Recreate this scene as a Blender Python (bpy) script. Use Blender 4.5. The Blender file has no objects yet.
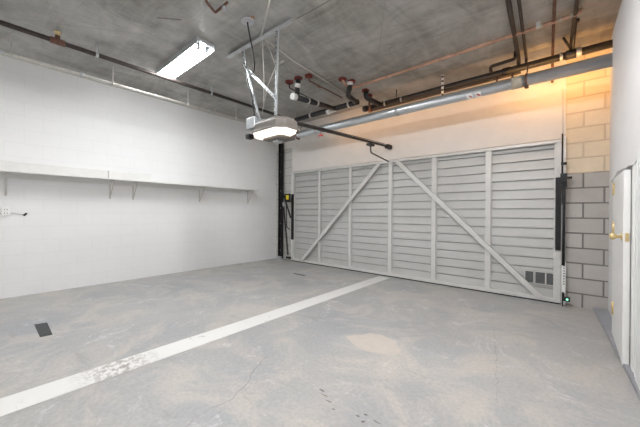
import bpy, bmesh, math, random
from mathutils import Vector, Matrix
random.seed(4)
S = bpy.context.scene
C = S.collection
V = Vector
CEIL = 3.45
LX = -6.06          # left wall face
BY = 5.21           # back wall face
FY = -2.7           # wall behind the camera
def rx(y): return 0.352 + 0.0205 * (BY - y)      # right wall face, slightly out of square

# ------------------------------------------------------------------ materials
def newmat(name):
    m = bpy.data.materials.new(name); m.use_nodes = True
    nt = m.node_tree; b = nt.nodes['Principled BSDF']
    return m, nt, b
def N(nt, t, **k):
    n = nt.nodes.new(t)
    for a, v in k.items():
        if a in n.inputs.keys(): n.inputs[a].default_value = v
        else: setattr(n, a, v)
    return n
def ramp(nt, fac, stops):
    r = nt.nodes.new('ShaderNodeValToRGB')
    while len(r.color_ramp.elements) < len(stops): r.color_ramp.elements.new(0.5)
    for e, (p, c) in zip(r.color_ramp.elements, stops):
        e.position = p; e.color = (*c, 1) if len(c) == 3 else c
    nt.links.new(fac, r.inputs[0]); return r
def coords(nt, scale=(1, 1, 1), rot=(0, 0, 0), loc=(0, 0, 0)):
    tc = nt.nodes.new('ShaderNodeTexCoord'); mp = nt.nodes.new('ShaderNodeMapping')
    mp.inputs['Scale'].default_value = scale; mp.inputs['Rotation'].default_value = rot; mp.inputs['Location'].default_value = loc
    nt.links.new(tc.outputs['Object'], mp.inputs[0]); return mp.outputs[0]
def noise(nt, vec, sc, det=6, rough=.6, dist=0):
    n = nt.nodes.new('ShaderNodeTexNoise'); n.inputs['Scale'].default_value = sc; n.inputs['Detail'].default_value = det
    n.inputs['Roughness'].default_value = rough; n.inputs['Distortion'].default_value = dist
    nt.links.new(vec, n.inputs['Vector']); return n.outputs['Fac']
def mix(nt, fac, a, b, mode='MIX'):
    m = nt.nodes.new('ShaderNodeMix'); m.data_type = 'RGBA'; m.blend_type = mode
    for s, v in ((m.inputs[0], fac), (m.inputs[6], a), (m.inputs[7], b)):
        if isinstance(v, bpy.types.NodeSocket): nt.links.new(v, s)
        elif isinstance(v, (int, float)): s.default_value = v
        else: s.default_value = (*v, 1)
    return m.outputs[2]
def bump(nt, b, h, strength=.3, dist=.01):
    n = nt.nodes.new('ShaderNodeBump'); n.inputs['Strength'].default_value = strength; n.inputs['Distance'].default_value = dist
    nt.links.new(h, n.inputs['Height']); nt.links.new(n.outputs[0], b.inputs['Normal'])
def simple(name, col, rough=.5, metal=0, vary=.12, sc=12, bmp=.05):
    m, nt, b = newmat(name)
    v = coords(nt); f = noise(nt, v, sc)
    lo = tuple(c * (1 - vary) for c in col); hi = tuple(min(1, c * (1 + vary)) for c in col)
    r = ramp(nt, f, [(.3, lo), (.7, hi)]); nt.links.new(r.outputs[0], b.inputs['Base Color'])
    b.inputs['Roughness'].default_value = rough; b.inputs['Metallic'].default_value = metal
    if bmp: bump(nt, b, noise(nt, v, sc * 6), bmp, .004)
    return m
def emis(name, col, s):
    m, nt, b = newmat(name)
    b.inputs['Base Color'].default_value = (.9, .9, .9, 1)
    b.inputs['Emission Color'].default_value = (*col, 1); b.inputs['Emission Strength'].default_value = s
    return m

def mat_floor():
    m, nt, b = newmat('painted_concrete_floor')
    v = coords(nt)
    big = noise(nt, v, .55, 5, .55, .4)
    base = ramp(nt, big, [(.36, (.325, .331, .345)), (.52, (.40, .396, .388)), (.66, (.335, .342, .358))]).outputs[0]
    worn = ramp(nt, noise(nt, v, 1.5, 9, .72, .8), [(.47, (0, 0, 0)), (.60, (1, 1, 1))]).outputs[0]
    wm = nt.nodes.new('ShaderNodeMath'); wm.operation = 'MULTIPLY'; wm.inputs[1].default_value = .62
    nt.links.new(worn, wm.inputs[0])
    c = mix(nt, wm.outputs[0], base, (.53, .49, .44))
    sc_ = ramp(nt, noise(nt, coords(nt, (1, 1, 1), (0, 0, .5), (3, 7, 0)), 2.2, 12, .85, .8), [(.56, (0, 0, 0)), (.61, (1, 1, 1))]).outputs[0]
    sm = nt.nodes.new('ShaderNodeMath'); sm.operation = 'MULTIPLY'; sm.inputs[1].default_value = .55
    nt.links.new(sc_, sm.inputs[0])
    c = mix(nt, sm.outputs[0], c, (.62, .62, .62))
    dk = ramp(nt, noise(nt, coords(nt, (.6, 2.2, 1), (0, 0, .3), (9, 2, 0)), 2.4, 8, .75, .5), [(.58, (0, 0, 0)), (.72, (1, 1, 1))]).outputs[0]
    dm = nt.nodes.new('ShaderNodeMath'); dm.operation = 'MULTIPLY'; dm.inputs[1].default_value = .5
    nt.links.new(dk, dm.inputs[0])
    c = mix(nt, dm.outputs[0], c, (.25, .235, .22))
    c = mix(nt, .12, c, ramp(nt, noise(nt, v, 38, 4), [(.3, (.1, .1, .1)), (.7, (.9, .9, .9))]).outputs[0], 'OVERLAY')
    nt.links.new(c, b.inputs['Base Color'])
    b.inputs['Roughness'].default_value = .42; b.inputs['Specular IOR Level'].default_value = .4
    bump(nt, b, noise(nt, v, 9, 8, .7), .15, .01)
    return m
def mat_ceiling():
    m, nt, b = newmat('board_formed_concrete')
    v = coords(nt)
    s1 = noise(nt, coords(nt, (2.2, .7, 1), (0, 0, -.05)), 1.3, 9, .7, 1.2)
    s2 = noise(nt, coords(nt, (.8, 2.6, 1), (0, 0, .25)), 1.4, 9, .72, 1.4)
    big = noise(nt, v, .8, 5, .6, .5)
    a = mix(nt, .5, ramp(nt, s1, [(.38, (.13, .122, .10)), (.62, (.60, .59, .56))]).outputs[0],
            ramp(nt, s2, [(.38, (.15, .142, .118)), (.62, (.56, .553, .525))]).outputs[0])
    a = mix(nt, .45, a, ramp(nt, big, [(.36, (.17, .158, .13)), (.64, (.50, .497, .485))]).outputs[0])
    # form boards: plank tone and joints
    br = nt.nodes.new('ShaderNodeTexBrick'); br.inputs['Scale'].default_value = 1
    br.inputs['Brick Width'].default_value = 2.44; br.inputs['Row Height'].default_value = 1.22; br.inputs['Mortar Size'].default_value = .004
    br.inputs['Color1'].default_value = (.46, .46, .46, 1); br.inputs['Color2'].default_value = (.54, .54, .54, 1); br.inputs['Mortar'].default_value = (.62, .62, .62, 1)
    nt.links.new(coords(nt, (1, 1, 1), (0, 0, 1.5708)), br.inputs['Vector'])
    a = mix(nt, .55, a, br.outputs['Color'], 'OVERLAY')
    sp = ramp(nt, noise(nt, v, 7, 9, .8), [(.62, (0, 0, 0)), (.74, (1, 1, 1))]).outputs[0]
    sm = nt.nodes.new('ShaderNodeMath'); sm.operation = 'MULTIPLY'; sm.inputs[1].default_value = .35
    nt.links.new(sp, sm.inputs[0])
    a = mix(nt, sm.outputs[0], a, (.62, .61, .58))
    nt.links.new(a, b.inputs['Base Color']); b.inputs['Roughness'].default_value = .40
    bump(nt, b, s2, .5, .02)
    return m
def blocks(name, upper, lower, split, mortar_u, mortar_l, bump_s=.5, plane='xz', phase=(0, 0), mort=.007, vary=.08, dirt=.6):
    m, nt, b = newmat(name)
    tc = nt.nodes.new('ShaderNodeTexCoord'); sx = nt.nodes.new('ShaderNodeSeparateXYZ'); cb = nt.nodes.new('ShaderNodeCombineXYZ')
    nt.links.new(tc.outputs['Object'], sx.inputs[0])
    nt.links.new(sx.outputs['X' if plane == 'xz' else 'Y'], cb.inputs[0]); nt.links.new(sx.outputs['Z'], cb.inputs[1])
    mp = nt.nodes.new('ShaderNodeMapping'); mp.inputs['Location'].default_value = (phase[0], phase[1], 0)
    nt.links.new(cb.outputs[0], mp.inputs[0])
    br = nt.nodes.new('ShaderNodeTexBrick'); br.inputs['Scale'].default_value = 1
    br.inputs['Brick Width'].default_value = .403; br.inputs['Row Height'].default_value = .2015
    br.inputs['Mortar Size'].default_value = mort; br.inputs['Mortar Smooth'].default_value = .2
    br.inputs['Color1'].default_value = (.5 - vary, .5 - vary, .5 - vary, 1); br.inputs['Color2'].default_value = (.5 + vary, .5 + vary, .5 + vary, 1)
    br.inputs['Mortar'].default_value = (.5, .5, .5, 1)
    nt.links.new(mp.outputs[0], br.inputs['Vector'])
    wob = nt.nodes.new('ShaderNodeMath'); wob.operation = 'MULTIPLY_ADD'; wob.inputs[1].default_value = .05
    nt.links.new(noise(nt, tc.outputs['Object'], 6), wob.inputs[0]); nt.links.new(sx.outputs['Z'], wob.inputs[2])
    gt = nt.nodes.new('ShaderNodeMath'); gt.operation = 'GREATER_THAN'; gt.inputs[1].default_value = split + .025
    nt.links.new(wob.outputs[0], gt.inputs[0])
    fine = ramp(nt, noise(nt, tc.outputs['Object'], 5, 8, .7), [(.3, (.8, .8, .8)), (.7, (1.0, 1.0, 1.0))]).outputs[0]
    body = mix(nt, gt.outputs[0], lower, upper)
    body = mix(nt, .7, body, br.outputs['Color'], 'OVERLAY')
    body = mix(nt, dirt, body, fine, 'MULTIPLY')
    mo = mix(nt, gt.outputs[0], mortar_l, mortar_u)
    c = mix(nt, br.outputs['Fac'], body, mo)
    nt.links.new(c, b.inputs['Base Color']); b.inputs['Roughness'].default_value = .75
    inv = nt.nodes.new('ShaderNodeMath'); inv.operation = 'SUBTRACT'; inv.inputs[0].default_value = 1.0
    nt.links.new(br.outputs['Fac'], inv.inputs[1])
    ad = nt.nodes.new('ShaderNodeMath'); ad.operation = 'MULTIPLY_ADD'; ad.inputs[1].default_value = .12
    nt.links.new(noise(nt, tc.outputs['Object'], 45, 6), ad.inputs[0]); nt.links.new(inv.outputs[0], ad.inputs[2])
    bump(nt, b, ad.outputs[0], bump_s, .006)
    return m
def mat_stripe():
    m, nt, b = newmat('worn_line_paint')
    v = coords(nt)
    w = ramp(nt, noise(nt, v, 7, 10, .75, .6), [(.60, (0, 0, 0)), (.68, (1, 1, 1))]).outputs[0]
    c = mix(nt, w, (.74, .735, .72), (.50, .47, .44))
    # worn scuffed spot
    vm = nt.nodes.new('ShaderNodeVectorMath'); vm.operation = 'DISTANCE'; vm.inputs[1].default_value = (-2.72, .72, 0)
    nt.links.new(v, vm.inputs[0])
    r = ramp(nt, vm.outputs['Value'], [(.05, (1, 1, 1)), (.33, (0, 0, 0))]).outputs[0]
    n2 = ramp(nt, noise(nt, v, 22, 6, .7), [(.46, (0, 0, 0)), (.56, (1, 1, 1))]).outputs[0]
    f = mix(nt, 1.0, r, n2, 'MULTIPLY')
    c = mix(nt, f, c, (.34, .31, .28))
    nt.links.new(c, b.inputs['Base Color']); b.inputs['Roughness'].default_value = .5
    return m

M = dict(
    floor=mat_floor(), ceil=mat_ceiling(), line=mat_stripe(),
    crack=simple('crack_dark', (.27, .26, .25), .9, bmp=0),
    patch=simple('filler_patch', (.52, .475, .43), .7, vary=.06),
    stain=simple('dark_stain', (.19, .165, .15), .8),
    seam=simple('formwork_seam', (.34, .33, .31), .8),
    wall_l=blocks('white_painted_block', (.86, .86, .862), (.86, .86, .862), 9, (.80, .80, .80), (.80, .80, .80), .15, 'yz', vary=.008, mort=.004, dirt=.12),
    pier_r=blocks('half_painted_block', (.84, .72, .55), (.52, .495, .47), 1.785, (.66, .54, .40), (.20, .185, .175), .8, 'xz', (.094, .0235), .010, .045),
    pier_l=blocks('pier_block', (.62, .61, .58), (.62, .61, .58), 9, (.33, .31, .29), (.33, .31, .29), .5, 'xz', (.1, .0235), .006, .03),
    header=simple('cream_plaster', (.77, .735, .70), .7, vary=.03, sc=4),
    plaster=simple('white_plaster', (.80, .80, .81), .7, vary=.03, sc=3),
    white=simple('white_gloss_paint', (.88, .88, .87), .4, vary=.03, sc=5),
    shelfm=simple('shelf_white', (.76, .75, .73), .55, vary=.04, sc=5),
    plinth=simple('blue_grey_paint', (.32, .33, .36), .4, vary=.1, sc=4),
    galv=simple('galvanised_steel', (.50, .52, .54), .38, .6, .14, 9),
    ductm=simple('duct_steel', (.60, .63, .66), .28, .75, .08, 5),
    galvl=simple('pale_galvanised', (.58, .60, .62), .42, .45, .1, 14),
    siding=simple('aluminium_siding', (.50, .50, .49), .5, .2, .05, 3, .03),
    frame=simple('gate_frame_silver', (.64, .635, .62), .4, .15, .05, 8, .02),
    black=simple('black_metal', (.018, .018, .02), .45, .3, .3, 12),
    abs=simple('black_drain_pipe', (.022, .022, .025), .38, 0, .3, 12),
    iron=simple('brown_iron_pipe', (.055, .043, .038), .5, .3, .3, 16),
    rust=simple('rusty_steel', (.17, .085, .06), .7, .2, .4, 18),
    copper=simple('copper', (.55, .34, .24), .4, .4, .25, 10),
    red=simple('firestop_red', (.19, .03, .025), .7, 0, .4, 20),
    redp=simple('red_plastic', (.45, .03, .025), .4, 0, .1),
    brass=simple('brass', (.80, .64, .33), .3, .6, .15, 20),
    yellow=simple('yellow_plastic', (.85, .68, .03), .45, 0, .08),
    green=emis('green_led', (.05, .8, .4), .6),
    grille=simple('vent_mesh_grey', (.13, .135, .14), .6, .2, .3, 60),
    opener=simple('opener_grey', (.17, .152, .138), .45, 0, .05),
    lens=emis('opener_lens_lit', (1, .86, .72), .4),
    tube=emis('fluorescent_lens', (.97, 1, 1), 24), tube_far=emis('fluorescent_lens_bright', (1, .99, .98), 38), tube_added=emis('fluorescent_lens_added', (1, .98, .96), 12),
    blue=simple('blue_tape', (.05, .22, .42), .5),
    tape=simple('black_grip_tape', (.06, .062, .065), .85, 0, .2, 80),
    wire=simple('pale_conduit', (.62, .60, .56), .55, .1, .1),
    beige=simple('beige_fitting', (.55, .48, .38), .5),
)

# ------------------------------------------------------------------ mesh helpers
def box(bm, lo, hi, mi=0, rot=None, piv=None):
    vs = [bm.verts.new((x, y, z)) for x in (lo[0], hi[0]) for y in (lo[1], hi[1]) for z in (lo[2], hi[2])]
    fs = [bm.faces.new([vs[i] for i in q]) for q in ((0, 1, 3, 2), (4, 6, 7, 5), (0, 4, 5, 1), (2, 3, 7, 6), (0, 2, 6, 4), (1, 5, 7, 3))]
    for f in fs: f.material_index = mi
    if rot: bmesh.ops.rotate(bm, verts=vs, cent=piv, matrix=rot)
    return vs
def beam(bm, a, b, w, h, up=(0, 0, 1), mi=0):
    """square bar from a to b, w across, h along 'up'"""
    a, b = V(a), V(b); d = (b - a).normalized(); s = d.cross(V(up)).normalized(); u = s.cross(d).normalized()
    vs = []
    for p in (a, b):
        for i, j in ((-1, -1), (1, -1), (1, 1), (-1, 1)): vs.append(bm.verts.new(p + s * w / 2 * i + u * h / 2 * j))
    for q in ((0, 3, 2, 1), (4, 5, 6, 7), (0, 1, 5, 4), (1, 2, 6, 5), (2, 3, 7, 6), (3, 0, 4, 7)):
        f = bm.faces.new([vs[i] for i in q]); f.material_index = mi
def angle(bm, a, b, w, t=.004, up=(0, 0, 1), flip=1):
    """L-section"""
    a, b = V(a), V(b); d = (b - a).normalized(); s = d.cross(V(up)).normalized() * flip; u = V(up) - d * d.dot(V(up)); u.normalize()
    prof = [(0, 0), (w, 0), (w, t), (t, t), (t, w), (0, w)]
    r = [[bm.verts.new(p + s * x + u * y) for x, y in prof] for p in (a, b)]
    n = len(prof)
    for i in range(n): bm.faces.new((r[0][i], r[0][(i + 1) % n], r[1][(i + 1) % n], r[1][i]))
    bm.faces.new(r[0]); bm.faces.new(r[1])
def tube(bm, pts, r, n=12, mi=0, rs=None):
    pts = [V(p) for p in pts]; rings = []; prev = None
    for i, p in enumerate(pts):
        if i == 0: d = pts[1] - p
        elif i == len(pts) - 1: d = p - pts[i - 1]
        else: d = (pts[i + 1] - p).normalized() + (p - pts[i - 1]).normalized()
        d.normalize()
        if prev is None:
            a = V((0, 0, 1)) if abs(d.z) < .9 else V((1, 0, 0)); s = d.cross(a).normalized()
        else:
            s = prev - d * prev.dot(d); s.normalize()
        prev = s; u = d.cross(s); rr = rs[i] if rs else r
        k = 1.0
        if 0 < i < len(pts) - 1:
            c = (pts[i + 1] - p).normalized().dot(d); k = 1 / max(c, .6)
        rings.append([bm.verts.new(p + (s * math.cos(t) + u * math.sin(t)) * rr) for t in [2 * math.pi * j / n for j in range(n)]])
    for a, b in zip(rings, rings[1:]):
        for j in range(n):
            f = bm.faces.new((a[j], a[(j + 1) % n], b[(j + 1) % n], b[j])); f.smooth = True; f.material_index = mi
    for e in (rings[0], rings[-1]): f = bm.faces.new(e); f.material_index = mi
def bend(p0, p1, p2, r, n=5):
    """rounded corner points at p1"""
    p0, p1, p2 = V(p0), V(p1), V(p2); a = p1 + (p0 - p1).normalized() * r; b = p1 + (p2 - p1).normalized() * r
    return [a.lerp(p1, t).lerp(p1.lerp(b, t), t) for t in [i / n for i in range(n + 1)]]
def route(pts, r):
    out = [V(pts[0])]
    for a, b, c in zip(pts, pts[1:], pts[2:]): out += bend(a, b, c, r)
    out.append(V(pts[-1])); return out
def prism(bm, poly, axis, lo, hi, mi=0):
    """poly of 2D points extruded along axis x/y/z"""
    def mk(p, t):
        return {'x': (t, p[0], p[1]), 'y': (p[0], t, p[1]), 'z': (p[0], p[1], t)}[axis]
    A = [bm.verts.new(mk(p, lo)) for p in poly]; B = [bm.verts.new(mk(p, hi)) for p in poly]; n = len(poly)
    fs = [bm.faces.new(A), bm.faces.new(B[::-1])] + [bm.faces.new((A[i], A[(i + 1) % n], B[(i + 1) % n], B[i])) for i in range(n)]
    for f in fs: f.material_index = mi
def obj(name, bm, mats, parent=None, bev=0):
    bmesh.ops.recalc_face_normals(bm, faces=bm.faces)
    me = bpy.data.meshes.new(name); bm.to_mesh(me); bm.free()
    for m in (mats if isinstance(mats, (list, tuple)) else [mats]): me.materials.append(M[m])
    o = bpy.data.objects.new(name, me); C.objects.link(o)
    if parent:
        o.parent = parent; o.matrix_parent_inverse = parent.matrix_world.inverted() if False else Matrix.Translation(-V(parent.location))
    if bev:
        md = o.modifiers.new('Bevel', 'BEVEL'); md.width = bev; md.segments = 2; md.limit_method = 'ANGLE'
    return o
def objs(name, bm, mats, parent=None, bev=0):
    """every separate piece of bm becomes an object of its own"""
    bm.verts.ensure_lookup_table(); bm.verts.index_update(); seen = set(); out = []
    for v0 in bm.verts:
        if v0 in seen: continue
        isl = []; st_ = [v0]; seen.add(v0)
        while st_:
            v = st_.pop(); isl.append(v)
            for e in v.link_edges:
                w_ = e.other_vert(v)
                if w_ not in seen: seen.add(w_); st_.append(w_)
        b2 = bmesh.new(); mp = {v: b2.verts.new(v.co) for v in isl}
        for f in {f for v in isl for f in v.link_faces}:
            g_ = b2.faces.new([mp[v] for v in f.verts]); g_.smooth = f.smooth; g_.material_index = f.material_index
        out.append(obj(name, b2, mats, parent, bev))
    bm.free(); return out
def tag(o, label, cat, group=None):
    o['label'] = label; o['category'] = cat
    if group: o['group'] = group
    return o
def thing(name, label, cat, loc=(0, 0, 0), group=None):
    o = bpy.data.objects.new(name, None); o.location = loc; o.empty_display_size = .1; C.objects.link(o)
    return tag(o, label, cat, group)
def struct(name, bm, mats, bev=0):
    o = obj(name, bm, mats, None, bev); o['kind'] = 'structure'; return o
def one(fn, *a, **k):
    bm = bmesh.new(); fn(bm, *a, **k); return bm
def dup(root, delta, label=None, group=None):
    r = root.copy(); C.objects.link(r); r.location = V(root.location) + V(delta)
    if label: r['label'] = label
    if group: r['group'] = group
    for ch in list(root.children):
        c = ch.copy(); C.objects.link(c); mi_ = ch.matrix_parent_inverse.copy(); c.parent = r; c.matrix_parent_inverse = mi_
        for g in ch.children:
            d = g.copy(); C.objects.link(d); d.parent = c
    return r

# ------------------------------------------------------------------ setting
bm = bmesh.new()
box(bm, (-6.4, FY - .2, -.15), (1.0, BY + .5, 0))
def crack(bm, pts, w, mi, z=.0012):
    pts = [V((p[0], p[1], 0)) for p in pts]; fine = []
    for a, b in zip(pts, pts[1:]):
        n = max(2, int((b - a).length / .05))
        for i in range(n):
            p = a.lerp(b, i / n); fine.append(p + V((random.uniform(-.012, .012), random.uniform(-.012, .012), 0)))
    fine.append(pts[-1])
    for a, b in zip(fine, fine[1:]):
        d = (b - a).normalized(); s = V((-d.y, d.x, 0)) * w / 2 * random.uniform(.4, 1.3)
        f = bm.faces.new([bm.verts.new(q + V((0, 0, z))) for q in (a - s, b - s, b + s, a + s)]); f.material_index = mi
def blob(bm, cx, cy, ax, ay, mi, z=.0014, n=26, rough=.16):
    ph = random.random() * 6
    f = bm.faces.new([bm.verts.new((cx + ax * math.cos(t) * (1 + rough * math.sin(3 * t + ph) + random.uniform(-.06, .06)),
        cy + ay * math.sin(t) * (1 + rough * math.cos(2 * t + ph) + random.uniform(-.06, .06)), z)) for t in [2 * math.pi * i / n for i in range(n)]])
    f.material_index = mi
for pts, w in (CRACKS := [([(-1.98, 1.62), (-1.90, 1.42), (-1.80, 1.30), (-1.70, 1.08), (-1.72, .95), (-1.68, .72)], .006),
                          ([(-.62, 3.55), (-.56, 3.30), (-.50, 2.95), (-.46, 2.70), (-.40, 2.45), (-.36, 2.2)], .003),
                          ([(-3.66, 4.25), (-3.44, 4.28)], .012)]):
    crack(bm, pts, w, 1)
blob(bm, -1.42, 2.45, .27, .17, 2)
for cx, cy, a, b_ in ((-1.31, 1.55, .025, .006), (-1.26, 1.52, .03, .005), (-1.20, 1.49, .022, .006), (-1.13, 1.45, .012, .006), (-.95, 1.54, .012, .010), (-.87, 1.53, .025, .005), (-.93, 1.48, .010, .012), (-.98, 1.50, .014, .006)):
    blob(bm, cx, cy, a, b_, 3, .0018, 12, .3)
struct('floor', bm, ['floor', 'crack', 'patch', 'stain'])

bm = one(box, (-6.4, FY - .2, CEIL), (1.0, BY + .5, CEIL + .2))
def cseam(a, b, w, mi=1):
    a, b = V(a), V(b); d = (b - a).normalized(); s = V((-d.y, d.x, 0)) * w / 2
    f = bm.faces.new([bm.verts.new((q.x, q.y, CEIL - .001)) for q in (a - s, b - s, b + s, a + s)]); f.material_index = mi
cseam((-2.23, 3.67, 0), (-.78, 3.72, 0), .022)
cseam((-1.2, 2.3, 0), (-2.15, 3.75, 0), .010)
cseam((-3.35, 3.2, 0), (-2.95, 2.5, 0), .008)
cseam((-2.62, 3.5, 0), (-2.05, 2.2, 0), .008)
cseam((-4.9, .2, 0), (-4.0, 1.4, 0), .008)
cseam((-4.6, 2.6, 0), (-3.6, 2.62, 0), .010)
cseam((-2.40, 2.345, 0), (-1.2, 2.40, 0), .012, 2)
cseam((-3.60, 1.30, 0), (-3.42, 1.50, 0), .02, 2)
struct('ceiling', bm, ['ceil', 'seam', 'stain'])

struct('wall_left', one(box, (LX - .2, FY - .2, 0), (LX, BY + .2, CEIL)), 'wall_l')
GX0, GX1, GZ = -5.44, -.075, 2.275     # gate opening
struct('wall_back_left_pier', one(box, (LX, BY, 0), (GX0, BY + .2, 2.9)), 'pier_l')
struct('wall_back_right_pier', one(box, (GX1, BY, 0), (1.0, BY + .2, CEIL)), 'pier_r')
bm = one(box, (GX0, BY - .012, GZ), (GX1, BY + .2, CEIL))
struct('wall_back_header', bm, 'header')
struct('wall_back_left_upper', one(box, (LX, BY, 2.9), (GX0, BY + .2, CEIL)), 'header')
struct('wall_front', one(box, (LX - .2, FY - .2, 0), (1.0, FY, CEIL)), 'plaster')
# right wall, out of square, with its door opening
def rwall(y0, y1, z0, z1, t=.25, off=0):
    bm = bmesh.new(); prism(bm, [(rx(y0) + off, y0), (rx(y1) + off, y1), (rx(y1) + t, y1), (rx(y0) + t, y0)], 'z', z0, z1); return bm
struct('wall_right', rwall(FY, BY, 1.64, CEIL), 'plaster')
struct('wall_right_far_pier', rwall(4.25, BY, 0, 1.64), 'plaster')
struct('wall_right_near_pier', rwall(FY, 3.14, 0, 1.64), 'plaster')
bm = bmesh.new()
prism(bm, [(.215, BY), (.345, 2.95), (.43, 1.4), (rx(1.4), 1.4), (rx(BY), BY)], 'z', 0, .03)
struct('trim_1', bm, 'plinth', .006)
struct('wall_right_leak_backing', one(box, (.56, 3.0, 0), (.62, 4.4, 1.7)), 'plaster')  # added behind the door to stop world light leaking in
# plaster lining in front of the right wall, stopping short of the ceiling, torn along the door head
ys = [4.30, 4.26, 4.20, 4.12, 4.0, 3.92, 3.80, 3.70, 3.62, 3.5, 3.42, 3.32, 3.2, 3.12]
zb = [1.585, 1.575, 1.59, 1.605, 1.63, 1.65, 1.64, 1.645, 1.635, 1.63, 1.635, 1.625, 1.63, 1.64]
def lx(y): return .308 + .045 * (4.27 - y) if y > 3.3 else .3517 + .03 * (3.3 - y)
bm = bmesh.new(); P = []
for k, (y, z) in enumerate(list(zip(ys, zb)) + [(3.119, .0), (1.0, 0), (FY, 0)]):
    x = lx(y); bk = rx(y) + .01
    P.append([bm.verts.new(q) for q in ((x - (.012 if k < 3 else .004), y, z), (x, y, z + .06), (x, y, 3.12), (x + .02, y, 3.24), (bk, y, 3.25), (bk, y, z))])
for a, b in zip(P, P[1:]):
    for k in range(6): bm.faces.new((a[k], a[(k + 1) % 6], b[(k + 1) % 6], b[k]))
bm.faces.new(P[0]); bm.faces.new(P[-1])
struct('wall_right_lining', bm, 'plaster')
# gate jambs
struct('trim_4', one(box, (-.105, BY - .06, 0), (-.070, BY + .02, 2.29)), 'white')
struct('trim_5', one(box, (GX0 - .0, BY - .03, 0), (GX0 + .03, BY + .02, 2.27)), 'white')

# door in the right wall
d = thing('door', 'low white door with brass knob and hinges in right wall', 'door', (.335, 3.82, 0)); d.name = 'door_1'; d['kind'] = 'structure'
leaf = obj('door_leaf', one(box, (.313, 3.40, .012), (.355, 4.23, 1.60)), 'white', d, .003)
for z, h in ((1.49, .05), (1.10, .055), (.31, .055)):
    bm = bmesh.new(); box(bm, (.3105, 4.06, z - h), (.3135, 4.13, z + h))
    tube(bm, [(.307, 4.10, z - h - .01), (.307, 4.10, z + h + .01)], .007, 10)
    obj('hinge', bm, 'brass', d)
# knob with rose
bm = bmesh.new()
tube(bm, [(.313, 3.46, 1.055), (.306, 3.46, 1.055)], .03, 20)
prof = [(.306, .011), (.285, .011), (.278, .016), (.268, .026), (.255, .029), (.243, .026), (.236, .014), (.2355, .003)]
tube(bm, [(x, 3.46, 1.055) for x, r in prof], .02, 20, rs=[r for x, r in prof])
obj('door_knob', bm, 'brass', d)
bm = bmesh.new(); box(bm, (.324, 3.397, 1.02), (.346, 3.401, 1.09)); box(bm, (.328, 3.388, 1.045), (.340, 3.40, 1.068))
obj('latch_plate', bm, 'brass', d)
bm = bmesh.new()
box(bm, (.357, 3.27, 0), (.52, 3.385, 1.625)); obj('door_jamb', bm, 'white', d, .003)
bm = bmesh.new(); box(bm, (.362, 3.12, 0), (.44, 3.27, 1.63)); box(bm, (.358, 3.15, 0), (.44, 3.20, 1.63)); obj('door_casing', bm, 'white', d, .004)
bm = bmesh.new(); box(bm, (.356, 3.36, .012), (.50, 4.25, .02)); obj('threshold', bm, 'plinth', d)

# ------------------------------------------------------------------ painted stripe, tape, slot
bm = bmesh.new(); bm.faces.new([bm.verts.new(p) for p in ((-2.855, BY - .11, .0025), (-2.835, FY, .0025), (-2.575, FY, .0025), (-2.62, BY - .11, .0025))])
st = obj('painted_line', bm, 'line'); tag(st, 'long white painted parking line across the grey floor up to the gate', 'floor marking')
bm = bmesh.new(); prism(bm, [(-4.42, .375), (-4.40, .475), (-3.93, .465), (-3.94, .375)], 'z', .001, .004)
tag(obj('grip_tape', bm, 'tape'), 'short black tape patch stuck on the floor near the left wall', 'tape')
bm = bmesh.new(); prism(bm, [(-4.26, 4.11), (-4.27, 4.165), (-3.95, 4.155), (-3.95, 4.11)], 'z', .001, .004)
tag(obj('floor_slot_cover', bm, 'black'), 'narrow black metal strip set in the floor before the gate left end', 'strip')

# ------------------------------------------------------------------ gate
g = thing('garage_gate', 'wide silver one piece garage gate with ribbed siding and diagonal braces', 'garage door', (-2.76, BY, 0))
bm = bmesh.new()   # lapped siding, saw tooth section
z = .06; pitch = .1395; prof = []
while z < 2.20:
    top = min(z + pitch, 2.235)
    prof += [(BY + .030, z), (BY - .004, z + .003), (BY + .014, top - .013), (BY + .030, top - .011)]
    z += pitch
poly = [(y, zz) for y, zz in prof] + [(BY + .030, 2.272), (BY + .06, 2.272), (BY + .06, .003), (BY + .03, .003)]
prism(bm, poly, 'x', GX0 + .032, -.108)
obj('siding', bm, 'siding', g)
FYY = BY - .035
def rail(z0, z1): return one(box, (GX0 + .035, FYY - .012, z0), (-.112, BY + .01, z1))
obj('bottom_rail', rail(.02, .075), 'frame', g, .004)
obj('bottom_gap_shade', one(box, (GX0 + .035, FYY + .0, .001), (-.112, BY + .01, .02)), 'black', g)  # black strip standing in for the gap shadow under the gate
obj('top_rail', rail(2.215, 2.262), 'frame', g, .004)
for a, b in ((-5.405, -5.345), (-4.53, -4.47), (-3.655, -3.595), (-2.715, -2.645), (-1.875, -1.805), (-1.035, -.965), (-.185, -.115)):
    bm = bmesh.new(); box(bm, (a, FYY, .05), (b, BY + .01, 2.235))
    box(bm, (a - .012, BY - .016, .05), (b + .012, BY - .01, 2.235))
    obj('upright', bm, 'frame', g, .003)
for a, b in (((-2.90, FYY - .025, 2.215), (-5.02, FYY - .025, .07)), ((-2.52, FYY - .025, 2.215), (-.33, FYY - .025, .06))):
    obj('diagonal_brace', one(beam, a, b, .03, .072, up=V((0, 0, 1))), 'frame', g, .003) if False else None
    bm = bmesh.new(); A, B = V(a), V(b); dd = (B - A).normalized(); nrm = V((0, 1, 0)); side = dd.cross(nrm).normalized()
    vs = [bm.verts.new(p + side * .036 * i + nrm * .018 * j) for p in (A, B) for i, j in ((-1, -1), (1, -1), (1, 1), (-1, 1))]
    for q in ((0, 3, 2, 1), (4, 5, 6, 7), (0, 1, 5, 4), (1, 2, 6, 5), (2, 3, 7, 6), (3, 0, 4, 7)): bm.faces.new([vs[i] for i in q])
    obj('diagonal_brace', bm, 'frame', g, .003)
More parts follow.
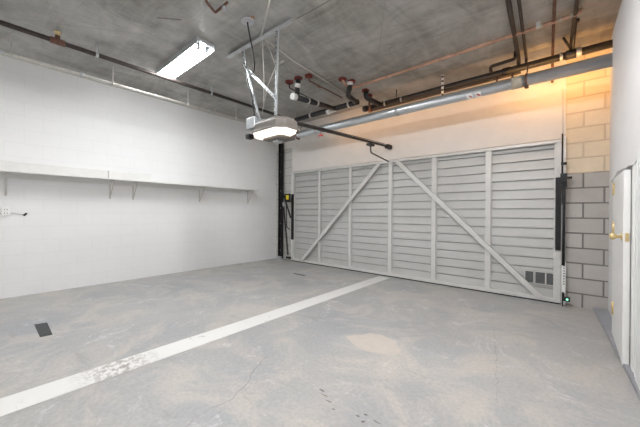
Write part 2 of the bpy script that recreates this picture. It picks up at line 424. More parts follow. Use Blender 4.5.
for a, b in ((-.515, -.42), (-.395, -.285), (-.27, -.19)):
    bm = bmesh.new()
    box(bm, (a, BY - .012, .245), (b, BY + .012, .41), 0)
    n = 7
    for i in range(n):
        zz = .25 + (.155) * (i + .5) / n
        box(bm, (a + .004, BY - .018, zz - .003), (b - .004, BY - .01, zz + .003), 0)
    v_ = obj('vent_grille', bm, 'grille', g)
    bm = bmesh.new()
    for lo, hi in (((a - .008, .237), (b + .008, .247)), ((a - .008, .408), (b + .008, .418)), ((a - .008, .237), (a, .418)), ((b, .237), (b + .008, .418))):
        box(bm, (lo[0], BY - .02, lo[1]), (hi[0], BY + .0, hi[1]))
    o = obj('vent_frame', bm, 'frame', g)
# steel angle on the right edge of the gate (black)
bm = bmesh.new(); box(bm, (-.178, FYY - .022, .74), (-.118, FYY, 1.74))
for i in range(9): tube(bm, [(-.148, FYY - .022, .80 + i * .11), (-.148, FYY - .03, .80 + i * .11)], .007, 8)
obj('edge_channel', bm, 'black', g, .002)
bm = bmesh.new(); box(bm, (-5.415, FYY - .03, .55), (-5.345, FYY, 1.70))
for i in range(7): tube(bm, [(-5.38, FYY - .03, .65 + i * .15), (-5.38, FYY - .038, .65 + i * .15)], .007, 8)
obj('edge_channel', bm, 'black', g, .002)

# right hand pivot hardware
h = thing('gate_lift_hardware', 'black spring rod and bracket at right edge of the gate', 'hardware', (-.09, 5.1, 0))
obj('guide_rod', one(tube, [(-.107, 5.11, 1.70), (-.107, 5.11, 2.32)], .009, 8), 'black', h)
obj('spring_rod', one(tube, [(-.088, 5.10, .55), (-.085, 5.10, 1.68)], .017, 10), 'black', h)
bm = bmesh.new(); box(bm, (-.125, 5.06, 1.60), (-.055, 5.13, 1.78)); tube(bm, [(-.06, 5.08, 1.72), (-.005, 5.08, 1.72)], .017, 10)
tube(bm, [(-.09, 5.07, 1.66), (-.09, 5.0, 1.66)], .014, 8); box(bm, (-.11, 5.05, 1.36), (-.07, 5.08, 1.61))
obj('pivot_bracket', bm, 'black', h, .002)
obj('rod_guide', one(box, (-.12, 5.08, 1.90), (-.06, 5.12, 1.93)), 'black', h)
bm = bmesh.new(); box(bm, (-.098, 5.11, .03), (-.062, 5.145, .60))
for i in range(6):   # punched holes as small dark studs
    pass
o = obj('perforated_strap', bm, 'white', h, .002)
bm = bmesh.new()
for i in range(8): tube(bm, [(-.080, 5.112, .30 + i * .035), (-.080, 5.105, .30 + i * .035)], .008, 8)
objs('bolt', bm, 'black', h)

s = thing('safety_sensor', 'small black photo eye sensor with green light low beside the gate', 'sensor', (-.06, 5.09, 0))
bm = bmesh.new(); box(bm, (-.085, 5.05, .085), (-.015, 5.10, .135)); box(bm, (-.10, 5.07, .12), (-.075, 5.11, .19)); box(bm, (-.10, 5.095, .0), (-.085, 5.108, .14))
obj('sensor_body', bm, 'black', s, .003)
obj('indicator_light', one(tube, [(-.045, 5.05, .112), (-.045, 5.044, .112)], .013, 12), 'green', s)

# left hand pivot hardware
h = thing('gate_spring_assembly', 'black spring arms with yellow cap at left edge of the gate', 'hardware', (-5.5, 5.1, 0))
bm = bmesh.new(); 
obj('bracket_plate', one(box, (-5.56, 5.06, 1.50), (-5.385, 5.10, 1.71)), 'black', h, .004)
obj('yellow_cap', one(box, (-5.50, 5.04, 1.565), (-5.415, 5.062, 1.675)), 'yellow', h, .006)
for a, b, w in (((-5.69, 5.05, 1.90), (-5.33, 5.05, 1.10), .045), ((-5.50, 5.05, 1.50), (-5.47, 5.05, .86), .02), ((-5.47, 5.05, .86), (-5.36, 5.05, .82), .02)):
    bm = bmesh.new(); beam(bm, a, b, .014, w, up=(1, 0, .3)) ; obj('lift_arm', bm, 'black', h, .002)
bm = bmesh.new()   # coil spring
A, B = V((-5.615, 5.06, 1.42)), V((-5.43, 5.06, .16)); pts = []
dd = (B - A).normalized(); s1 = dd.cross(V((0, 1, 0))).normalized(); s2 = V((0, 1, 0)); turns = 42
for i in range(turns * 8 + 1):
    t = i / (turns * 8); an = 2 * math.pi * i / 8
    pts.append(A.lerp(B, t) + (s1 * math.cos(an) + s2 * math.sin(an)) * .022)
tube(bm, pts, .0085, 5)
obj('coil_spring', bm, 'black', h)
bm = bmesh.new(); tube(bm, [(-5.62, 5.06, 1.50), (-5.60, 5.06, 1.38)], .022, 10); obj('spring_cup', bm, 'galvl', h)
bm = bmesh.new(); box(bm, (-5.50, 5.05, .07), (-5.36, 5.10, .12)); obj('foot_bracket', bm, 'black', h)
p = thing('channel_post', 'tall black steel channel post in the corner left of the gate', 'post', (-5.73, 5.13, 0))
bm = bmesh.new(); box(bm, (-5.84, 5.15, 0.04), (-5.73, 5.165, 3.17)); box(bm, (-5.84, 5.08, .04), (-5.825, 5.16, 3.17)); box(bm, (-5.745, 5.08, .04), (-5.73, 5.16, 3.17))
obj('channel', bm, 'black', p)
bm = bmesh.new()
for z in (.25, .55, .95, 1.35, 1.8, 2.3, 2.75): tube(bm, [(-5.785, 5.152, z), (-5.785, 5.12, z)], .018, 8)
objs('bolt_head', bm, 'galvl', p)
bm = bmesh.new(); box(bm, (-5.83, 5.06, 0), (-5.62, 5.18, .04)); box(bm, (-5.80, 5.02, .0), (-5.68, 5.07, .10)); obj('base_plate', bm, 'galv', p)

# ------------------------------------------------------------------ shelf on the left wall
SY1 = 4.40
sh = thing('wall_shelf', 'long white wall shelf on thin brackets along the left wall', 'shelf', (LX + .15, 1.5, 1.77))
obj('shelf_board', one(box, (LX, -1.2, 1.765), (-5.75, SY1, 1.79)), 'shelfm', sh, .003)
obj('wall_cleat', one(box, (LX, -1.2, 1.70), (LX + .018, SY1 - .3, 1.765)), 'shelfm', sh)
for y in (.22, 1.45, 1.80, 3.05, 4.28):
    bm = bmesh.new()
    beam(bm, (LX + .008, y, 1.45), (LX + .008, y, 1.765), .02, .008, up=(1, 0, 0))
    beam(bm, (LX, y, 1.758), (-5.79, y, 1.758), .02, .008)
    beam(bm, (LX + .008, y, 1.46), (-5.82, y, 1.755), .012, .008)
    obj('shelf_bracket', bm, 'wire', sh)
grp = 'white boards lying along the shelf'
for y0, y1, lab in ((-1.0, 1.395, 'longer white boxed board lying on the wall shelf, left piece'), (1.405, 2.06, 'shorter white boxed board on the wall shelf, right of the long one')):
    tag(obj('boxed_board', one(box, (LX + .005, y0, 1.7905), (LX + .105, y1, 1.935)), 'shelfm', None, .012), lab, 'board', grp)

o = thing('electrical_outlet', 'white double outlet with surface wiring on the left wall under shelf', 'outlet', (LX, .22, 1.23))
bm = bmesh.new(); box(bm, (LX, .18, 1.17), (LX + .03, .265, 1.29)); obj('outlet_box', bm, 'white', o, .004)
bm = bmesh.new()
for z in (1.205, 1.255):
    for dy in (-.012, .012): box(bm, (LX + .03, .222 + dy - .003, z - .008), (LX + .0315, .222 + dy + .003, z + .008))
objs('socket_slot', bm, 'black', o)
bm = bmesh.new(); tube(bm, [(LX + .008, .265, 1.21), (LX + .008, .40, 1.185)], .006, 6); tube(bm, [(LX + .008, .18, 1.20), (LX + .008, .0, 1.14), (LX + .008, -.6, 1.14)], .006, 6)
obj('surface_cable', bm, 'wire', o)
bm = bmesh.new(); tube(bm, [(LX + .012, .40, 1.17), (LX + .02, .43, 1.205)], .012, 8); obj('cable_stub', bm, 'black', o)

# ------------------------------------------------------------------ fluorescent fixtures
def fixture(x0, x1, y, label):
    t = thing('ceiling_light', label, 'ceiling light', ((x0 + x1) / 2, y, CEIL), 'fluorescent fixtures on the ceiling')
    bm = bmesh.new()
    prism(bm, [(y - .13, 3.36), (y - .115, CEIL - .005), (y + .115, CEIL - .005), (y + .13, 3.36), (y + .12, 3.358), (y + .105, 3.40), (y - .105, 3.40), (y - .12, 3.358)], 'x', x0, x1)
    obj('housing', bm, 'galvl', t)
    bm = bmesh.new()
    prof = [(y - .07, 3.40), (y - .07, 3.37), (y - .05, 3.352), (y + .05, 3.352), (y + .07, 3.37), (y + .07, 3.40)]
    prism(bm, prof, 'x', x0 + .02, x1 - .12); obj('lens', bm, 'tube', t)
    bm = bmesh.new()
    for yy in (y - .055, y + .055): box(bm, (x1 - .115, yy - .02, 3.345), (x1 - .075, yy + .02, 3.40))
    objs('lamp_holder', bm, 'galv', t)
    return t
fx = fixture(-4.93, -3.58, 1.88, 'lit white fluorescent tube fixture on the ceiling over the left side')
q = dup(fx, (3.35, 0, 0), 'fluorescent fixture on the ceiling right of the opener hanger, out of view')
def relens(q, m='tube_far'):
    for ch in q.children:
        if ch.name.startswith('lens'):
            ch.data = ch.data.copy(); ch.data.materials.clear(); ch.data.materials.append(M[m])
relens(q)
for dx, side in ((.3, 'left'), (3.35, 'right')):  # unseen fixtures added at the rear to fill the room with light
    q = dup(fx, (dx, -3.0, 0), 'unseen fluorescent fixture added behind the camera as fill light, %s side' % side)
    relens(q, 'tube_added')

# ------------------------------------------------------------------ garage door opener and its hanger
t = thing('garage_opener', 'grey garage door opener motor with lit lens hanging from ceiling struts', 'garage door opener', (-2.75, 2.3, 2.3))
def oct_(x0, x1, y0, y1, c): return [(x0, y0 + c), (x0 + c, y0), (x1 - c, y0), (x1, y0 + c), (x1, y1 - c), (x1 - c, y1), (x0 + c, y1), (x0, y1 - c)]
bm = bmesh.new()
lo_, hi_ = oct_(-3.03, -2.47, 2.17, 2.53, .09), oct_(-2.97, -2.53, 2.22, 2.48, .08)
rings = [[bm.verts.new((x, y, z)) for x, y in q] for q, z in ((lo_, 2.235), (lo_, 2.31), (hi_, 2.36))]
for a, b in zip(rings, rings[1:]):
    for i in range(8): bm.faces.new((a[i], a[(i + 1) % 8], b[(i + 1) % 8], b[i]))
bm.faces.new(rings[0]); bm.faces.new(rings[-1])
obj('motor_housing', bm, 'opener', t, .012)
obj('base_pan', one(prism, oct_(-3.05, -2.45, 2.15, 2.55, .09), 'z', 2.205, 2.233), 'opener', t, .006)
bm = bmesh.new()     # wrap-around lens below the pan, on the side away from the rail
A = [(-3.04, 2.42), (-3.04, 2.25), (-2.95, 2.16), (-2.55, 2.16), (-2.46, 2.25), (-2.46, 2.42)]
Bp = [(-2.95, 2.42), (-2.95, 2.32), (-2.90, 2.27), (-2.61, 2.27), (-2.57, 2.31), (-2.57, 2.42)]
r0 = [bm.verts.new((x, y, 2.204)) for x, y in A]; r1 = [bm.verts.new((x * .95 - 2.75 * .05, y * .95 + 2.32 * .05, 2.165)) for x, y in A]
r2 = [bm.verts.new((x, y, 2.15)) for x, y in Bp]; r3 = [bm.verts.new((x, y, 2.204)) for x, y in Bp]
for a, b in ((r0, r1), (r1, r2), (r2, r3), (r3, r0)):
    for i in range(5): bm.faces.new((a[i], a[i + 1], b[i + 1], b[i]))
for i in (0, 5): bm.faces.new((r0[i], r1[i], r2[i], r3[i]))
obj('light_lens', bm, 'lens', t)
obj('under_cover', one(prism, [(-2.93, 2.29), (-2.61, 2.29), (-2.59, 2.53), (-2.92, 2.53)], 'z', 2.13, 2.204), 'opener', t, .01)
obj('adjustment_dial', one(box, (-2.80, 2.34, 2.095), (-2.71, 2.44, 2.13)), 'galv', t, .008)
obj('transformer_box', one(box, (-3.21, 2.24, 2.31), (-3.04, 2.42, 2.45)), 'galv', t, .006)
obj('terminal_block', one(box, (-3.25, 2.26, 2.20), (-3.18, 2.34, 2.26)), 'black', t, .004)
obj('terminal_arm', one(beam, (-3.20, 2.30, 2.25), (-3.12, 2.32, 2.32), .02, .02), 'galv', t)
obj('mounting_plate', one(box, (-3.02, 2.28, 2.362), (-2.64, 2.34, 2.385)), 'galv', t)
# rail, trolley and arm
ra, rb = V((-2.68, 2.42, 2.365)), V((-2.69, 5.06, 2.515))
rl = thing('opener_rail', 'black opener drive rail running from the motor to the gate header', 'rail', (-2.69, 3.8, 2.4))
bm = bmesh.new(); beam(bm, ra, rb, .03, .035); obj('rail_bar', bm, 'black', rl, .003)
bm = bmesh.new(); tube(bm, [ra + V((0, .1, .03)), rb + V((0, -.1, .03))], .006, 6); obj('drive_chain', bm, 'iron', rl)
bm = bmesh.new(); box(bm, (-2.73, 5.04, 2.48), (-2.65, 5.20, 2.55)); obj('header_bracket', bm, 'black', rl, .003)
bm = bmesh.new(); box(bm, (-2.73, 4.38, 2.415), (-2.65, 4.54, 2.45)); obj('trolley', bm, 'black', rl, .003)
bm = bmesh.new(); tube(bm, route([(-2.69, 4.46, 2.43), (-2.69, 4.47, 2.30), (-2.70, 5.15, 2.235)], .04), .012, 8); obj('curved_arm', bm, 'iron', rl)
bm = bmesh.new(); tube(bm, [(-2.69, 3.12, 2.40), (-2.69, 3.12, 2.335)], .004, 6); box(bm, (-2.72, 3.105, 2.315), (-2.66, 3.135, 2.335)); obj('release_handle', bm, 'redp', rl, .003)
# hanger
hg = thing('opener_hanger', 'galvanised angle iron hanger on the ceiling carrying the opener on perforated struts', 'bracket', (-3.03, 2.29, CEIL))
bm = bmesh.new(); angle(bm, (-3.66, 2.27, CEIL - .062), (-2.42, 2.30, CEIL - .062), .06, .006, up=(0, 0, 1))
obj('ceiling_angle', bm, 'galvl', hg)
def strut(a, b, name='strut'):
    bm = bmesh.new(); A, B = V(a), V(b); beam(bm, A, B, .034, .006, up=(0, 1, 0)); 
    o = bmesh.new(); beam(bm, A + V((0, .012, 0)), B + V((0, .012, 0)), .005, .03, up=(0, 1, 0))
    o.free(); n = int((B - A).length / .06); st = obj(name, bm, 'galv', hg)
    bm = bmesh.new()
    for i in range(n):
        p = A.lerp(B, (i + .5) / n); tube(bm, [p + V((0, -.0195, 0)), p + V((0, -.0165, 0))], .008, 6)
    h_ = objs('strut_hole', bm, 'black', st)
    for q_ in h_: q_.matrix_parent_inverse = Matrix.Identity(4)
strut((-3.37, 2.29, 3.41), (-3.00, 2.29, 2.40)); strut((-2.665, 2.29, 3.41), (-2.69, 2.29, 2.40)); strut((-3.29, 2.28, 3.16), (-2.68, 2.28, 2.60), 'cross_brace')
# power cord
pc = thing('ceiling_power_box', 'round ceiling junction plate with black cord running down the hanger', 'junction box', (-2.85, 2.0, CEIL))
obj('cover_plate', one(tube, [(-2.85, 2.0, CEIL - .002), (-2.85, 2.0, CEIL - .018)], .075, 20), 'galvl', pc)
obj('orange_mark', one(tube, [(-2.75, 2.0, CEIL - .002), (-2.75, 2.0, CEIL - .01)], .022, 10), 'copper', pc)
pts = [(-2.85, 2.0, 3.43), (-2.86, 2.03, 3.33), (-2.95, 2.16, 3.15), (-3.02, 2.22, 3.02), (-3.12, 2.25, 3.0), (-3.26, 2.26, 3.14), (-3.31, 2.27, 3.22), (-3.25, 2.27, 3.05), (-3.21, 2.265, 2.92), (-3.14, 2.26, 2.80), (-3.15, 2.28, 2.74), (-3.10, 2.26, 2.62), (-3.08, 2.27, 2.50), (-3.12, 2.28, 2.44)]
sm = []
for i in range(len(pts) - 1):
    p0, p1, p2, p3 = [V(pts[max(0, min(len(pts) - 1, k))]) for k in (i - 1, i, i + 1, i + 2)]
    for k in range(5):
        u = k / 5; sm.append(.5 * ((2 * p1) + (p2 - p0) * u + (2 * p0 - 5 * p1 + 4 * p2 - p3) * u * u + (3 * p1 - p0 - 3 * p2 + p3) * u ** 3))
sm.append(V(pts[-1]))
obj('power_cord', one(tube, sm, .009, 6), 'black', pc)

# surface conduits/wires on the ceiling
Zc = CEIL - .012
bm = bmesh.new(); tube(bm, [(-2.36, 1.93, Zc), (-2.96, 2.27, Zc - .05)], .009, 6)
tag(obj('ceiling_wire', bm, 'wire'), 'pale thin conduit on the ceiling leading away from the opener hanger towards the camera', 'conduit')
bm = bmesh.new(); tube(bm, [(-2.96, 2.27, Zc), (-3.08, 2.96, Zc), (-3.17, 4.30, Zc)], .011, 6)
tag(obj('ceiling_wire', bm, 'wire'), 'pale thin conduit on the ceiling from opener hanger to the copper pipe', 'conduit')
bm = bmesh.new(); tube(bm, [(-2.96, 2.30, 3.42), (-2.965, 2.33, 2.95), (-3.0, 2.36, 2.62)], .006, 6); tube(bm, [(-2.96, 2.36, 3.42), (-2.84, 2.42, 3.08), (-2.95, 2.38, 2.85), (-3.04, 2.36, 2.5)], .005, 6); tube(bm, [(-2.84, 2.42, 3.08), (-2.70, 2.42, 3.10)], .005, 6)
tag(obj('sensor_wire', bm, 'wire'), 'loose pale low voltage wire dangling between the hanger struts', 'wire')

# ------------------------------------------------------------------ pipes
def band(bm, c, axis, r, w=.03):
    a = V(axis).normalized() * w / 2; tube(bm, [V(c) - a, V(c) + a], r, 14)
# grey pipe towards the back wall (sprinkler main)
t = thing('sprinkler_pipe', 'dark steel sprinkler pipe under the ceiling running over the left bay', 'pipe', (-4.75, 1.5, 3.3))
obj('pipe', one(tube, [(-4.755, FY + .02, 3.30), (-4.755, 4.72, 3.30)], .028, 12), 'iron', t)
bm = bmesh.new(); band(bm, (-4.755, .60, 3.30), (0, 1, 0), .038, .14); tube(bm, [(-4.755, .60, 3.30), (-4.755, .60, 3.37)], .025, 10); obj('tee_fitting', bm, 'rust', t)
bm = bmesh.new(); tube(bm, [(-4.755, .60, 3.37), (-4.755, .60, 3.395), (-4.755, .60, 3.40), (-4.755, .60, 3.42)], .02, 10, rs=[.02, .02, .035, .035]); obj('sprinkler_head', bm, 'brass', t)
for y in (.99, 2.6, -0.9):
    bm = bmesh.new(); box(bm, (-4.765, y - .012, 3.33), (-4.745, y + .012, CEIL)); band(bm, (-4.755, y, 3.30), (0, 1, 0), .033, .03); obj('pipe_hanger', bm, 'galvl', t)
# conduit bundle near the left wall
t = thing('wall_conduit', 'pale conduit hanging on short rods along the top of the left wall', 'conduit', (-5.3, 1.5, 3.19))
bm = bmesh.new(); tube(bm, [(-5.30, FY + .02, 3.185), (-5.30, 3.75, 3.185)], .018, 10); tube(bm, [(-5.345, FY + .02, 3.165), (-5.345, 3.7, 3.165)], .012, 8); objs('pipe', bm, 'wire', t)
bm = bmesh.new(); 
for y in (-.0, .78, 1.75, 2.7, 3.3): band(bm, (-5.30, y + .15, 3.185), (0, 1, 0), .025, .05)
objs('coupling', bm, 'galvl', t)
for y in (-1.0, .235, 1.30, 2.45, 3.45):
    bm = bmesh.new(); tube(bm, [(-5.30, y, 3.17), (-5.30, y, CEIL)], .009, 6); band(bm, (-5.30, y, 3.185), (0, 1, 0), .026, .03); obj('hanger_rod', bm, 'wire', t)
# silver duct
t = thing('metal_duct', 'fat galvanised round duct running level above the gate', 'duct', (-2.8, 4.52, 2.93))
obj('duct_pipe', one(tube, route([(-5.08, 4.53, CEIL - .005), (-5.08, 4.52, 2.935), (rx(4.5), 4.52, 2.935)], .2), .074, 24), 'ductm', t)
for x in (-2.2, -.55, -4.0):
    bm = bmesh.new(); band(bm, (x, 4.52, 2.935), (1, 0, 0), .079, .05 if x != -.55 else .11); objs('coupling', bm, 'galv' if x != -.55 else 'beige', t)
for x in (-.45, -4.55):
    bm = bmesh.new(); band(bm, (x, 4.52, 2.935), (1, 0, 0), .085, .02); tube(bm, [(x, 4.52, 3.01), (x, 4.70, 3.21)], .008, 8); box(bm, (x - .02, 4.48, 2.84), (x + .02, 4.56, 2.86)); obj('clevis_hanger', bm, 'rust', t)
# stickers
bm = bmesh.new()
for x0, x1 in ((-1.14, -1.06), (-1.04, -.96)):
    for k in range(6):
        a0, a1 = math.radians(200 + k * 12), math.radians(212 + k * 12)
        bm.faces.new([bm.verts.new((x, 4.52 + .0755 * math.cos(a), 2.935 + .0755 * math.sin(a))) for x, a in ((x0, a0), (x1, a0), (x1, a1), (x0, a1))])
objs('sticker', bm, 'white', t)
bm = bmesh.new()
for x0 in (-1.12, -1.02):
    for k in range(3):
        a0, a1 = math.radians(218 + k * 10), math.radians(228 + k * 10); sh_ = k * .012
        bm.faces.new([bm.verts.new((x, 4.52 + .0762 * math.cos(a), 2.935 + .0762 * math.sin(a))) for x, a in ((x0 + sh_, a0), (x0 + .025 + sh_, a0), (x0 + .037 + sh_, a1), (x0 + .012 + sh_, a1))])
objs('sticker_arrow', bm, 'redp', t)

# black drain main, right part
Zd = 3.255; Yd = 4.86
t = thing('black_drain_pipe', 'long black drain pipe above the duct, reaching the right wall', 'pipe', (-1.3, Yd, Zd))
obj('pipe', one(tube, [(-3.05, Yd, Zd + .0), (rx(4.86), Yd, Zd)], .046, 16), 'abs', t)
obj('riser', one(tube, route([(-2.83, 4.52, CEIL - .016), (-2.83, 4.52, Zd + .06), (-2.72, 4.86, Zd)], .06), .042, 12), 'abs', t)
bm = bmesh.new(); band(bm, (-3.05, Yd, Zd), (1, 0, 0), .058, .07); band(bm, (-.72, Yd, Zd), (1, 0, 0), .056, .09); band(bm, (-.02, Yd, Zd), (1, 0, 0), .058, .12); objs('coupling', bm, 'abs', t)
bm = bmesh.new(); band(bm, (-2.62, Yd, Zd), (1, 0, 0), .056, .03); band(bm, (.05, Yd, Zd), (1, 0, 0), .06, .05); band(bm, (-.12, Yd, Zd), (1, 0, 0), .056, .03); band(bm, (-2.3, Yd, Zd), (1, 0, 0), .055, .03); objs('coupling_band', bm, 'galv', t)
bm = bmesh.new(); box(bm, (-1.60, Yd - .054, Zd - .15), (-1.565, Yd - .05, CEIL))
o = obj('strap_hanger', bm, 'white', t)
bm = bmesh.new()
for i in range(5): box(bm, (-1.598, Yd - .057, Zd - .13 + i * .07), (-1.567, Yd - .0545, Zd - .105 + i * .07))
hh = objs('strap_hole', bm, 'black', o)
for q_ in hh: q_.matrix_parent_inverse = Matrix.Identity(4)
bm = bmesh.new(); tube(bm, [(-2.40, Yd, Zd + .05), (-2.40, Yd, CEIL)], .008, 6); tube(bm, [(-.02, Yd, Zd + .05), (-.10, 4.72, CEIL - .02)], .014, 8); objs('hanger_rod', bm, 'iron', t)
# second thinner iron pipe below it
t = thing('thin_iron_pipe', 'thin dark iron pipe directly under the black drain pipe', 'pipe', (-1.8, 4.92, 3.13))
obj('pipe', one(tube, [(-2.95, 4.84, 3.18), (-.55, 4.84, 3.18)], .017, 10), 'iron', t)
bm = bmesh.new(); band(bm, (-2.93, 4.84, 3.18), (1, 0, 0), .026, .07); tube(bm, [(-2.91, 4.76, CEIL - .016), (-2.91, 4.78, 3.24), (-2.93, 4.84, 3.18)], .018, 10); obj('elbow', bm, 'rust', t)
# left drain group with branch
t = thing('black_drain_branch', 'black drain pipes with elbow risers and white couplings left above the gate', 'pipe', (-3.9, 4.5, 3.2))
ZL = 3.27; YL = 4.50
obj('main_pipe', one(tube, [(-4.85, YL, ZL), (-2.98, YL, ZL)], .048, 14), 'abs', t)
obj('main_pipe', one(tube, [(-5.35, YL, ZL), (-4.85, YL, ZL)], .048, 14), 'iron', t)
obj('branch_pipe', one(tube, [(-3.50, 3.42, 3.16), (-3.52, 4.46, 3.26)], .046, 14), 'abs', t)
bm = bmesh.new(); tube(bm, [(-3.50, 3.34, 3.152), (-3.50, 3.42, 3.16)], .054, 14); obj('clean_out_cap', bm, 'white', t)
obj('riser', one(tube, [(-3.42, 3.40, CEIL - .016), (-3.47, 3.42, 3.30), (-3.50, 3.45, 3.17)], .042, 12), 'abs', t)
obj('white_coupling', one(tube, [(-3.44, 3.405, 3.37), (-3.465, 3.415, 3.31)], .048, 12), 'white', t)
obj('riser', one(tube, route([(-2.83, 4.02, CEIL - .016), (-2.85, 4.05, 3.36), (-3.0, 4.2, 3.30), (-3.02, 4.50, 3.27)], .06), .046, 12), 'abs', t)
obj('white_coupling', one(tube, [(-2.83, 4.02, 3.43), (-2.84, 4.03, 3.38)], .052, 12), 'white', t)
for x in (-3.18, -4.15, -4.62):
    bm = bmesh.new(); band(bm, (x, YL, ZL), (1, 0, 0), .06, .035); tube(bm, [(x, YL, ZL + .05), (x, YL, CEIL)], .007, 6); obj('pipe_clamp', bm, 'wire', t)
bm = bmesh.new(); band(bm, (-3.56, YL, ZL - .01), (1, 0, 0), .056, .10); tube(bm, [(-3.60, YL - .03, ZL - .03), (-3.64, YL - .09, ZL - .08)], .045, 12); obj('white_tee', bm, 'white', t)
for yy in (3.72, 3.95):
    bm = bmesh.new(); band(bm, (-3.505, yy, 3.16 + (yy - 3.42) * .096), (0, 1, .1), .054, .03); obj('pipe_clamp', bm, 'wire', t)
# fire-stop collars at ceiling penetrations
cl = [(-3.42, 3.39), (-3.63, 3.39), (-3.22, 3.44), (-2.88, 3.88), (-2.82, 4.05), (-2.83, 4.50), (-2.91, 4.75)]
labs = ['round the riser with the white coupling', 'left of the leftmost black riser', 'right of the leftmost black riser', 'at the start of the copper pipe', 'over the S bend riser', 'over the middle black riser', 'over the thin iron pipe end']
for (x, y), lb in zip(cl, labs):
    bm = bmesh.new()
    ring = [(x + .062 * math.cos(a) * random.uniform(.85, 1.2), y + .062 * math.sin(a) * random.uniform(.85, 1.2)) for a in [2 * math.pi * i / 14 for i in range(14)]]
    prism(bm, ring, 'z', CEIL - .03, CEIL - .001)
    tag(obj('firestop_collar', bm, 'red'), 'dark red firestop sealant on the ceiling ' + lb, 'sealant', 'red firestop seals on the ceiling')
# small pipes dropping from these
t = thing('small_riser_pipe', 'small rusty pipe loop dropping below the red ceiling seals', 'pipe', (-3.4, 3.6, 3.3))
bm = bmesh.new(); tube(bm, route([(-3.63, 3.39, CEIL - .016), (-3.63, 3.39, 3.34), (-3.62, 4.30, 3.30)], .03), .011, 8); obj('pipe', bm, 'iron', t)
bm = bmesh.new(); tube(bm, route([(-3.22, 3.44, CEIL - .016), (-3.22, 3.44, 3.36), (-3.20, 4.3, 3.34)], .03), .011, 8); band(bm, (-3.22, 3.70, 3.35), (0, 1, 0), .02, .05); obj('pipe', bm, 'rust', t)
# copper pipe
t = thing('copper_pipe', 'long copper water pipe crossing just below the ceiling', 'pipe', (-1.4, 4.17, 3.385))
obj('pipe', one(tube, route([(-2.88, 3.88, CEIL - .016), (-2.88, 3.95, 3.375), (-2.84, 4.17, 3.385), (.04, 4.17, 3.385), (.05, 4.19, CEIL - .016)], .04), .021, 10), 'copper', t)
bm = bmesh.new(); band(bm, (-2.05, 4.17, 3.385), (1, 0, 0), .020, .03); obj('blue_tape', bm, 'blue', t)
bm = bmesh.new(); band(bm, (-.30, 4.17, 3.385), (1, 0, 0), .026, .06); band(bm, (-.12, 4.17, 3.385), (1, 0, 0), .024, .04); band(bm, (-.02, 4.17, 3.385), (1, 0, 0), .024, .03); objs('fitting', bm, 'beige', t)
bm = bmesh.new(); box(bm, (-.33, 4.14, 3.37), (-.29, 4.18, 3.43)); obj('white_clip', bm, 'white', t)
bm = bmesh.new(); tube(bm, [(-2.84, 4.17, 3.385), (-3.0, 4.3, 3.38), (-3.2, 4.30, 3.38)], .010, 8); obj('stub', bm, 'wire', t)
# pipes that run away along the ceiling at the right and turn down
for k, (x, y0, r, m, lab, dz) in enumerate(((-.585, 4.86, .024, 'iron', 'thick dark ceiling pipe left of the right-hand group, ending on the drain', 0),
                                 (-.50, 4.88, .017, 'iron', 'dark ceiling pipe second from the left in the right-hand group', 0),
                                 (-.215, 5.10, .015, 'rust', 'rust brown ceiling pipe that drops past the black drain to the duct', 0),
                                 (-.035, 4.90, .018, 'iron', 'dark ceiling pipe nearest the right wall', 0))):
    X = lambda y: x + .053 * (5.0 - y)
    t = tag(obj('ceiling_pipe', one(tube, route([(X(FY + .1), FY + .1, 3.385), (X(y0), y0, 3.385), (X(y0), y0 + .005, 3.04 if k == 2 else 3.303)], .04), r, 10), m), lab, 'pipe', 'ceiling pipes at the right')
bm = bmesh.new()
tube(bm, route([(-.90, 4.80, 3.26), (-.90, 4.74, 3.335), (-.60, 4.74, 3.345), (-.60, 4.75, CEIL)], .04), .022, 10)
tag(obj('pipe_offset', bm, 'iron'), 'short dark pipe offset just above the black drain pipe near right group', 'pipe')
for x, lab in ((-.80, 'left of the duct joint'), (-.62, 'right of the duct joint')):
    tag(obj('drop_pipe', one(tube, [(x, 4.655, 3.12), (x, 4.61, 2.99)], .013, 8), 'rust'), 'short rusty vertical pipe ending over the duct, ' + lab, 'pipe', 'rusty drops over the duct')
# bit of red pipe at the top edge
bm = bmesh.new(); tube(bm, route([(-2.86, 1.50, CEIL - .005), (-2.86, 1.50, 3.40), (-2.96, 1.66, 3.41), (-2.72, 1.66, 3.41)], .02), .014, 8); 
t = thing('sprinkler_drop', 'rusty red pipe bend with sprinkler on the ceiling at the top edge of the photo', 'pipe', (-2.9, 1.6, 3.4))
obj('pipe', bm, 'rust', t)
obj('sprinkler_head', one(tube, [(-2.78, 1.66, 3.40), (-2.78, 1.66, 3.36)], .022, 10), 'galv', t)
# ceiling anchors
bm = bmesh.new(); tube(bm, [(.02, 4.42, CEIL), (.02, 4.42, 3.42)], .03, 10); tube(bm, [(.02, 4.42, 3.42), (.0, 4.83, 3.30)], .008, 6)
tag(obj('ceiling_anchor', bm, 'iron'), 'small dark anchor and rod on the ceiling near the right wall holding the drain', 'anchor')
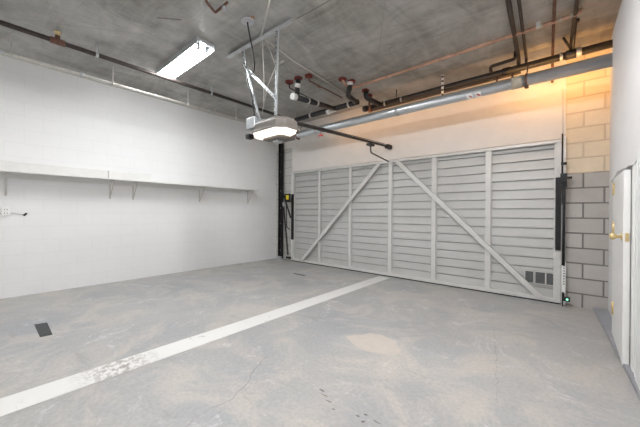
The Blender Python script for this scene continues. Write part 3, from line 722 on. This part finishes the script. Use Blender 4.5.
# thin vertical wires on header
bm = bmesh.new(); tube(bm, [(GX1 - .03, BY - .018, 2.30), (GX1 - .035, BY - .018, 2.95)], .004, 6)
tag(obj('header_wire', bm, 'wire'), 'thin wire running up the header above the gate right corner', 'wire')
bm = bmesh.new(); tube(bm, [(-3.0, BY - .018, 2.30), (-3.01, BY - .018, 2.50)], .003, 6)
tag(obj('header_wire', bm, 'wire'), 'short thin wire on the header above the gate middle', 'wire')

# ------------------------------------------------------------------ lights
def area(name, loc, rot, size, e, col, sy=None):
    l = bpy.data.lights.new(name, 'AREA'); l.energy = e; l.color = col; l.size = size
    if sy: l.shape = 'RECTANGLE'; l.size_y = sy
    o = bpy.data.objects.new(name, l); o.location = loc; o.rotation_euler = rot; C.objects.link(o); return o
for nm, x, L_, e in (('added_warm_glow', -.15, .9, 1.7), ('added_warm_glow_far', -2.2, 3.6, 1.5)):  # unseen warm lights added behind the duct to make the orange glow
    o = area(nm, (x, 4.72, 3.06), (0, 0, 0), L_, e, (1, .50, .15), .03)
    o.rotation_euler = (math.radians(90), 0, 0)
w = bpy.data.worlds.new('World'); S.world = w; w.use_nodes = True
w.node_tree.nodes['Background'].inputs[0].default_value = (.6, .65, .7, 1); w.node_tree.nodes['Background'].inputs[1].default_value = .05

# ------------------------------------------------------------------ camera
f, yaw, pitch, roll = 292.17, .7124147, -3.4138e-3, 5.9295e-3
F = V((-math.sin(yaw) * math.cos(pitch), math.cos(yaw) * math.cos(pitch), math.sin(pitch)))
R = V((math.cos(yaw), math.sin(yaw), 0)); U = R.cross(F)
R2 = R * math.cos(roll) + U * math.sin(roll); U2 = U * math.cos(roll) - R * math.sin(roll)
cam = bpy.data.cameras.new('Camera'); cam.sensor_width = 36; cam.lens = 36 * f / 640; cam.clip_start = .02
co = bpy.data.objects.new('Camera', cam); C.objects.link(co)
mw = Matrix((R2, U2, -F)).transposed().to_4x4(); mw.translation = V((0, 0, 1.24)); co.matrix_world = mw
S.camera = co
S.view_settings.view_transform = 'Standard'; S.view_settings.look = 'None'; S.view_settings.gamma = 1
S.view_settings.use_curve_mapping = False; S.view_settings.exposure = 1.85
